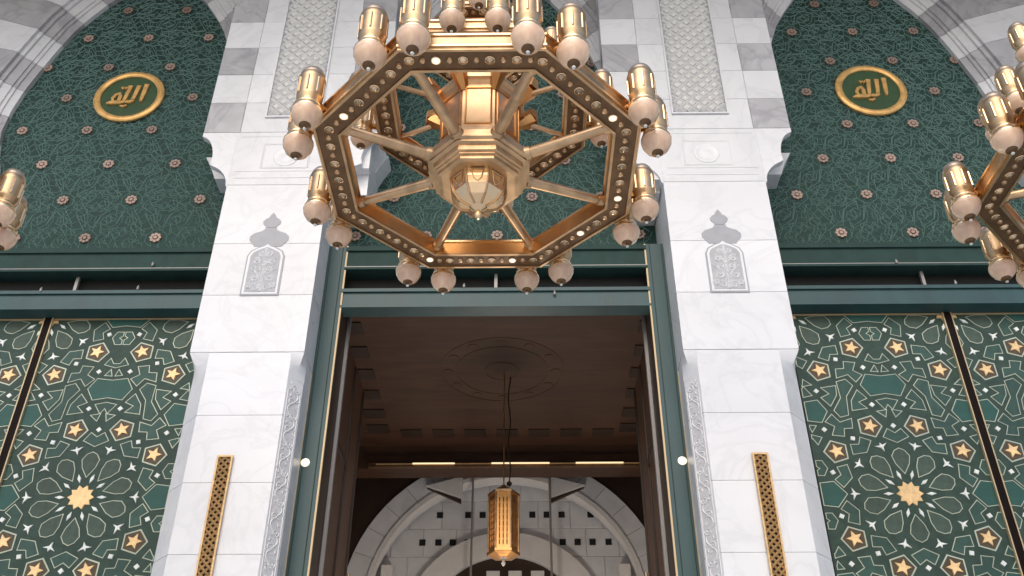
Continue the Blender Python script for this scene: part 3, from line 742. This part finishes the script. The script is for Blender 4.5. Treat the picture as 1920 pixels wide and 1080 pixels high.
m = MB(); pts = [(0.09+0.02*math.sin(i*0.7),0.0,1.25+i*0.1) for i in range(21)]; m.path(pts, 0.012, 6); m.lathe([(0.0,1.17),(0.04,1.2),(0.045,1.24),(0.0,1.28)], 8, (0.09,0,0)); m.build("cable", M["woodd"], t)

# ------------------------------------------------------------------ chandeliers
LAMP = {}
def lamp_meshes():
    m = MB(); m.lathe([(0.05,0.0),(0.080,0.01),(0.084,0.035),(0.074,0.05),(0.076,0.065),(0.088,0.085),(0.092,0.11),(0.092,0.25),(0.096,0.265),(0.096,0.285),(0.08,0.32)], 20)
    LAMP["holder"] = m.mesh("lamp_holder", M["gold"], True)
    m = MB(); m.lathe([(0.0,-0.160),(0.02,-0.157),(0.05,-0.145),(0.082,-0.115),(0.104,-0.07),(0.108,-0.045),(0.107,-0.035)], 20)
    LAMP["globe"] = m.mesh("globe", M["globe"], True)
    m = MB(); m.lathe([(0.1075,-0.036),(0.109,-0.032),(0.106,-0.018),(0.096,0.004),(0.078,0.020),(0.055,0.028)], 20)
    LAMP["dome"] = m.mesh("globe_dome", M["goldb"], True)
    m = MB(); m.lathe([(0.0,-0.185),(0.009,-0.182),(0.012,-0.174),(0.010,-0.166),(0.032,-0.160),(0.042,-0.154),(0.040,-0.148)], 12)
    LAMP["finial"] = m.mesh("finial", M["bronze"], True)
    m = MB(); m.lathe([(0.0,-0.192),(0.011,-0.190),(0.013,-0.182),(0.006,-0.176)], 10); LAMP["tip"] = m.mesh("finial_tip", M["star"], True)
    m = MB(); m.lathe([(0.082,0.315),(0.085,0.33),(0.068,0.365),(0.035,0.385),(0.0,0.39)], 16)
    LAMP["cap"] = m.mesh("lamp_cap", M["cap"], True)
    m = MB(); m.lathe([(0.080,0.008),(0.090,0.016),(0.091,0.024),(0.082,0.034)], 20); LAMP["collar"] = m.mesh("collar", M["goldb"], True)
    m = MB()
    for i in range(8):
        a = i*math.pi/4; m.tube((0.092*math.cos(a),0.092*math.sin(a),0.11),(0.092*math.cos(a),0.092*math.sin(a),0.25),0.008,None,6)
    LAMP["ribs"] = m.mesh("holder_ribs", M["goldb"], True)
lamp_meshes()
m = MB(); m.lathe([(0.028,0.0),(0.028,-0.004),(0.022,-0.013),(0.009,-0.020),(0.0,-0.021)], 10); STUD = m.mesh("stud", M["glass"], True)
m = MB(); m.lathe([(0.035,0.0),(0.036,-0.006),(0.030,-0.009),(0.028,-0.004)], 12); STUDRIM = m.mesh("stud_rim", M["goldb"], True)
m = MB(); m.lathe([(0.024,0.0),(0.018,-0.012),(0.0,-0.016)], 10); STUDS = m.mesh("small_stud", M["gold"], True)
m = MB(); m.lathe([(0.030,0.0),(0.030,-0.004),(0.023,-0.014),(0.010,-0.021),(0.0,-0.022)], 10); STUDL = m.mesh("lit_stud", M["studlit"], True)
def add_lamp(t, p, s=1.0, arm=None):
    s *= 1.05
    h = put("lamp_holder", LAMP["holder"], t, p); h.scale = (s,s,s)
    for k in ("globe","dome","finial","tip","cap","collar","ribs"): put(LAMP[k].name.split('.')[0], LAMP[k], h)
    if arm is not None:
        a = MB(); d = Vector(arm)-Vector(p); a.tube((0,0,0.12),(d.x/s,d.y/s,d.z/s),0.022,0.03,8); a.build("lamp_arm", M["copper"], h, smooth=True)
def side_frame(i, Rr):         # octagon side i: start vertex, unit direction, outward normal
    a0 = math.pi/8+i*math.pi/4; a1 = a0+math.pi/4
    v0 = Vector((Rr*math.cos(a0),Rr*math.sin(a0),0)); v1 = Vector((Rr*math.cos(a1),Rr*math.sin(a1),0))
    am = (a0+a1)/2
    return v0, v1, (v1-v0).normalized(), Vector((math.cos(am),math.sin(am),0))
def make_chandelier():
    t = empty("chandelier", (0,5.33,6.58))
    Ro, Ri, H = 1.305, 1.09, 0.15
    def octring(nm, Ro, Ri, z, H, nbig, lit):
        m = MB(); m.ring(Ro, Ri, z, z+H, mats=(0,1,2,0)); rg = m.build(nm, [M["gold"], M["copper"], M["bronze"]], t)
        for zz in (z+0.012, z+H-0.03):
            b = MB(); b.ring(Ro+0.012, Ro+0.001, zz, zz+0.018); b.build("outer_bead", M["goldb"], rg)
        b = MB(); b.ring(Ro-0.002, Ro-0.022, z-0.012, z-0.001); b.build("rim_bead", M["gold"], rg)
        b = MB(); b.ring(Ri+0.024, Ri+0.002, z-0.012, z-0.001); b.build("rim_bead", M["gold"], rg)
        b = MB(); b.ring(Ri-0.001, Ri-0.012, z+H-0.03, z+H-0.012); b.build("inner_bead", M["goldb"], rg)
        rm = (Ro+Ri)/2
        for i in range(8):
            v0, v1, u, nn = side_frame(i, rm); L = (v1-v0).length
            for k in range(nbig):
                p = v0+u*L*(k+0.15)/nbig
                if (i, k) in lit: put("lit_stud", STUDL, rg, (p.x,p.y,z-0.001))
                else: put("stud", STUD, rg, (p.x,p.y,z-0.001))
                put("stud_rim", STUDRIM, rg, (p.x,p.y,z-0.001))
                q = v0+u*L*(k+0.65)/nbig; put("small_stud", STUDS, rg, (q.x,q.y,z-0.001))
        return rg
    octring("lower_ring", Ro, Ri, 0.0, H, 5, {(4,1),(7,4),(6,4),(1,1),(0,2),(2,0),(5,1)})
    octring("upper_ring", 0.93, 0.74, 0.62, 0.12, 4, set())
    octring("crown_ring", 0.50, 0.36, 1.42, 0.10, 2, set())
    # lamps in pairs at the corners of the lower ring
    for i in range(8):
        v0, v1, u, nn = side_frame(i, Ro)
        for p in (v0+u*0.125, v1-u*0.125):
            c = p+nn*0.125; add_lamp(t, (c.x,c.y,-0.005), 1.0, (p.x,p.y,0.08))
    for i in range(4):                                  # pairs on four sides of the upper ring
        a = i*math.pi/2; c = Vector((math.cos(a),math.sin(a),0)); u = Vector((-c.y,c.x,0))
        for s in (-1, 1):
            q = c*0.99+u*s*0.165; b = c*0.86+u*s*0.165; add_lamp(t, (q.x,q.y,0.60), 0.85, (b.x,b.y,0.68))
        q = c*0.60; add_lamp(t, (q.x,q.y,1.36), 0.8, (c.x*0.45,c.y*0.45,1.47))
    # hub
    o8 = math.pi/8
    m = MB(); m.lathe([(0.30,-0.14),(0.33,-0.135),(0.33,-0.105),(0.35,-0.10),(0.35,-0.085),(0.37,-0.08),(0.37,-0.03),(0.40,-0.02),(0.40,0.0),(0.425,0.01),(0.425,0.075),(0.39,0.09),(0.34,0.11),(0.33,0.14)], 8, rot=o8); m.build("hub_base", M["gold"], t)
    m = MB(); m.lathe([(0.07,-0.36),(0.15,-0.325),(0.20,-0.26),(0.215,-0.20),(0.225,-0.14)], 8, rot=o8); hb = m.build("hub_basket", M["goldb"], t)
    for i in range(8):
        a = o8+i*math.pi/4; mm = MB(); mm.path([(0.228*math.cos(a),0.228*math.sin(a),-0.14),(0.218*math.cos(a),0.218*math.sin(a),-0.20),(0.203*math.cos(a),0.203*math.sin(a),-0.26),(0.152*math.cos(a),0.152*math.sin(a),-0.328),(0.07*math.cos(a),0.07*math.sin(a),-0.365)], 0.009, 6); mm.build("basket_rib", M["gold"], hb, smooth=True)
        b = i*math.pi/4; c = Vector((math.cos(b),math.sin(b),0)); mm = MB(); u = Vector((-c.y,c.x,0))
        P = [c*0.212+u*0.05+Vector((0,0,-0.15)), c*0.212-u*0.05+Vector((0,0,-0.15)), c*0.198-u*0.03+Vector((0,0,-0.22)), c*0.188+Vector((0,0,-0.25)), c*0.198+u*0.03+Vector((0,0,-0.22))]
        mm.path(P+[P[0]], 0.005, 5); mm.build("basket_panel", M["gold"], hb)
    m = MB(); m.lathe([(0.0,-0.46),(0.02,-0.455),(0.034,-0.435),(0.034,-0.415),(0.02,-0.395),(0.045,-0.38),(0.07,-0.36)], 12); m.build("bottom_finial", M["goldb"], t, smooth=True)
    m = MB(); m.lathe([(0.35,0.14),(0.345,0.18),(0.33,0.20),(0.33,0.66),(0.355,0.69),(0.385,0.70),(0.385,0.74),(0.34,0.78),(0.24,0.80)], 8, rot=o8); sh = m.build("shaft", M["gold"], t)
    for i in range(8):
        b = i*math.pi/4; c = Vector((math.cos(b),math.sin(b),0)); u = Vector((-c.y,c.x,0)); ap = 0.33*math.cos(o8)
        mm = MB()
        P = [c*(ap+0.004)+u*sx*0.10+Vector((0,0,z)) for sx, z in ((-1,0.23),(1,0.23),(1,0.62),(-1,0.62))]; mm.path(P+[P[0]], 0.008, 5); mm.build("shaft_panel", M["copper"], sh)
        mm = MB(); a = b+o8; c2 = Vector((math.cos(a),math.sin(a),0))
        mm.tube(c2*0.31+Vector((0,0,0.62)), c2*0.43+Vector((0,0,0.74)), 0.035, 0.075, 6); mm.tube(c2*0.43+Vector((0,0,0.74)), c2*0.46+Vector((0,0,0.84)), 0.08, 0.05, 6); mm.build("flared_bracket", M["copper"], sh)
    m = MB(); m.lathe([(0.20,0.80),(0.18,0.86),(0.18,1.35),(0.24,1.40),(0.24,1.46),(0.14,1.52),(0.10,1.9),(0.16,2.0),(0.10,2.1),(0.03,2.2),(0.03,8.9)], 8, rot=o8); m.build("upper_stem", M["gold"], t)
    # spokes
    for i in range(8):
        a = o8+i*math.pi/4; c = Vector((math.cos(a),math.sin(a),0)); m = MB()
        p, q = c*0.40+Vector((0,0,0.05)), c*(Ri-0.01)+Vector((0,0,0.07))
        m.tube(p, q, 0.046, 0.036, 12); m.tube(p+(q-p)*0.0, p+(q-p)*0.06, 0.060, 0.052, 12); m.tube(p+(q-p)*0.93, q, 0.05, 0.055, 12); m.build("spoke", M["gold"], t, smooth=True)
        m = MB(); p, q = c*0.27+Vector((0,0,0.70)), c*0.75+Vector((0,0,0.68)); m.tube(p, q, 0.025, 0.02, 8); m.build("upper_spoke", M["gold"], t, smooth=True)
        m = MB(); p, q = c*0.17+Vector((0,0,1.40)), c*0.37+Vector((0,0,1.46)); m.tube(p, q, 0.018, 0.015, 8); m.build("crown_spoke", M["gold"], t, smooth=True)
    return t
ch = make_chandelier()
ch["label"] = "large gold octagonal chandelier hanging in front of the open doorway"; ch["category"] = "chandelier"; ch["group"] = "gold chandeliers in a row"
for x, l in ((-5.25,"gold chandelier at the left photo edge showing only its end lamps"),(5.25,"gold chandelier cut off by the right photo edge")):
    c = copy_tree(ch); c.location.x = x; c["label"] = l
pl = bpy.data.lights.new("hall_fill_light", 'POINT'); pl.energy = 210; pl.color = (1.0, 0.9, 0.8); pl.shadow_soft_size = 0.25; pl.specular_factor = 0.15
lo = bpy.data.objects.new("hall_fill_light", pl); COL.objects.link(lo); lo.location = (0.04, 13.6, 3.6)  # added fill light below the frame to brighten the hall, outside the lantern
# porch ceiling that carries the chandeliers, above the picture
MB().box(-12,12,4.6,10.2,15.4,15.7).build("porch_ceiling", M["white_paint"], kind="structure")
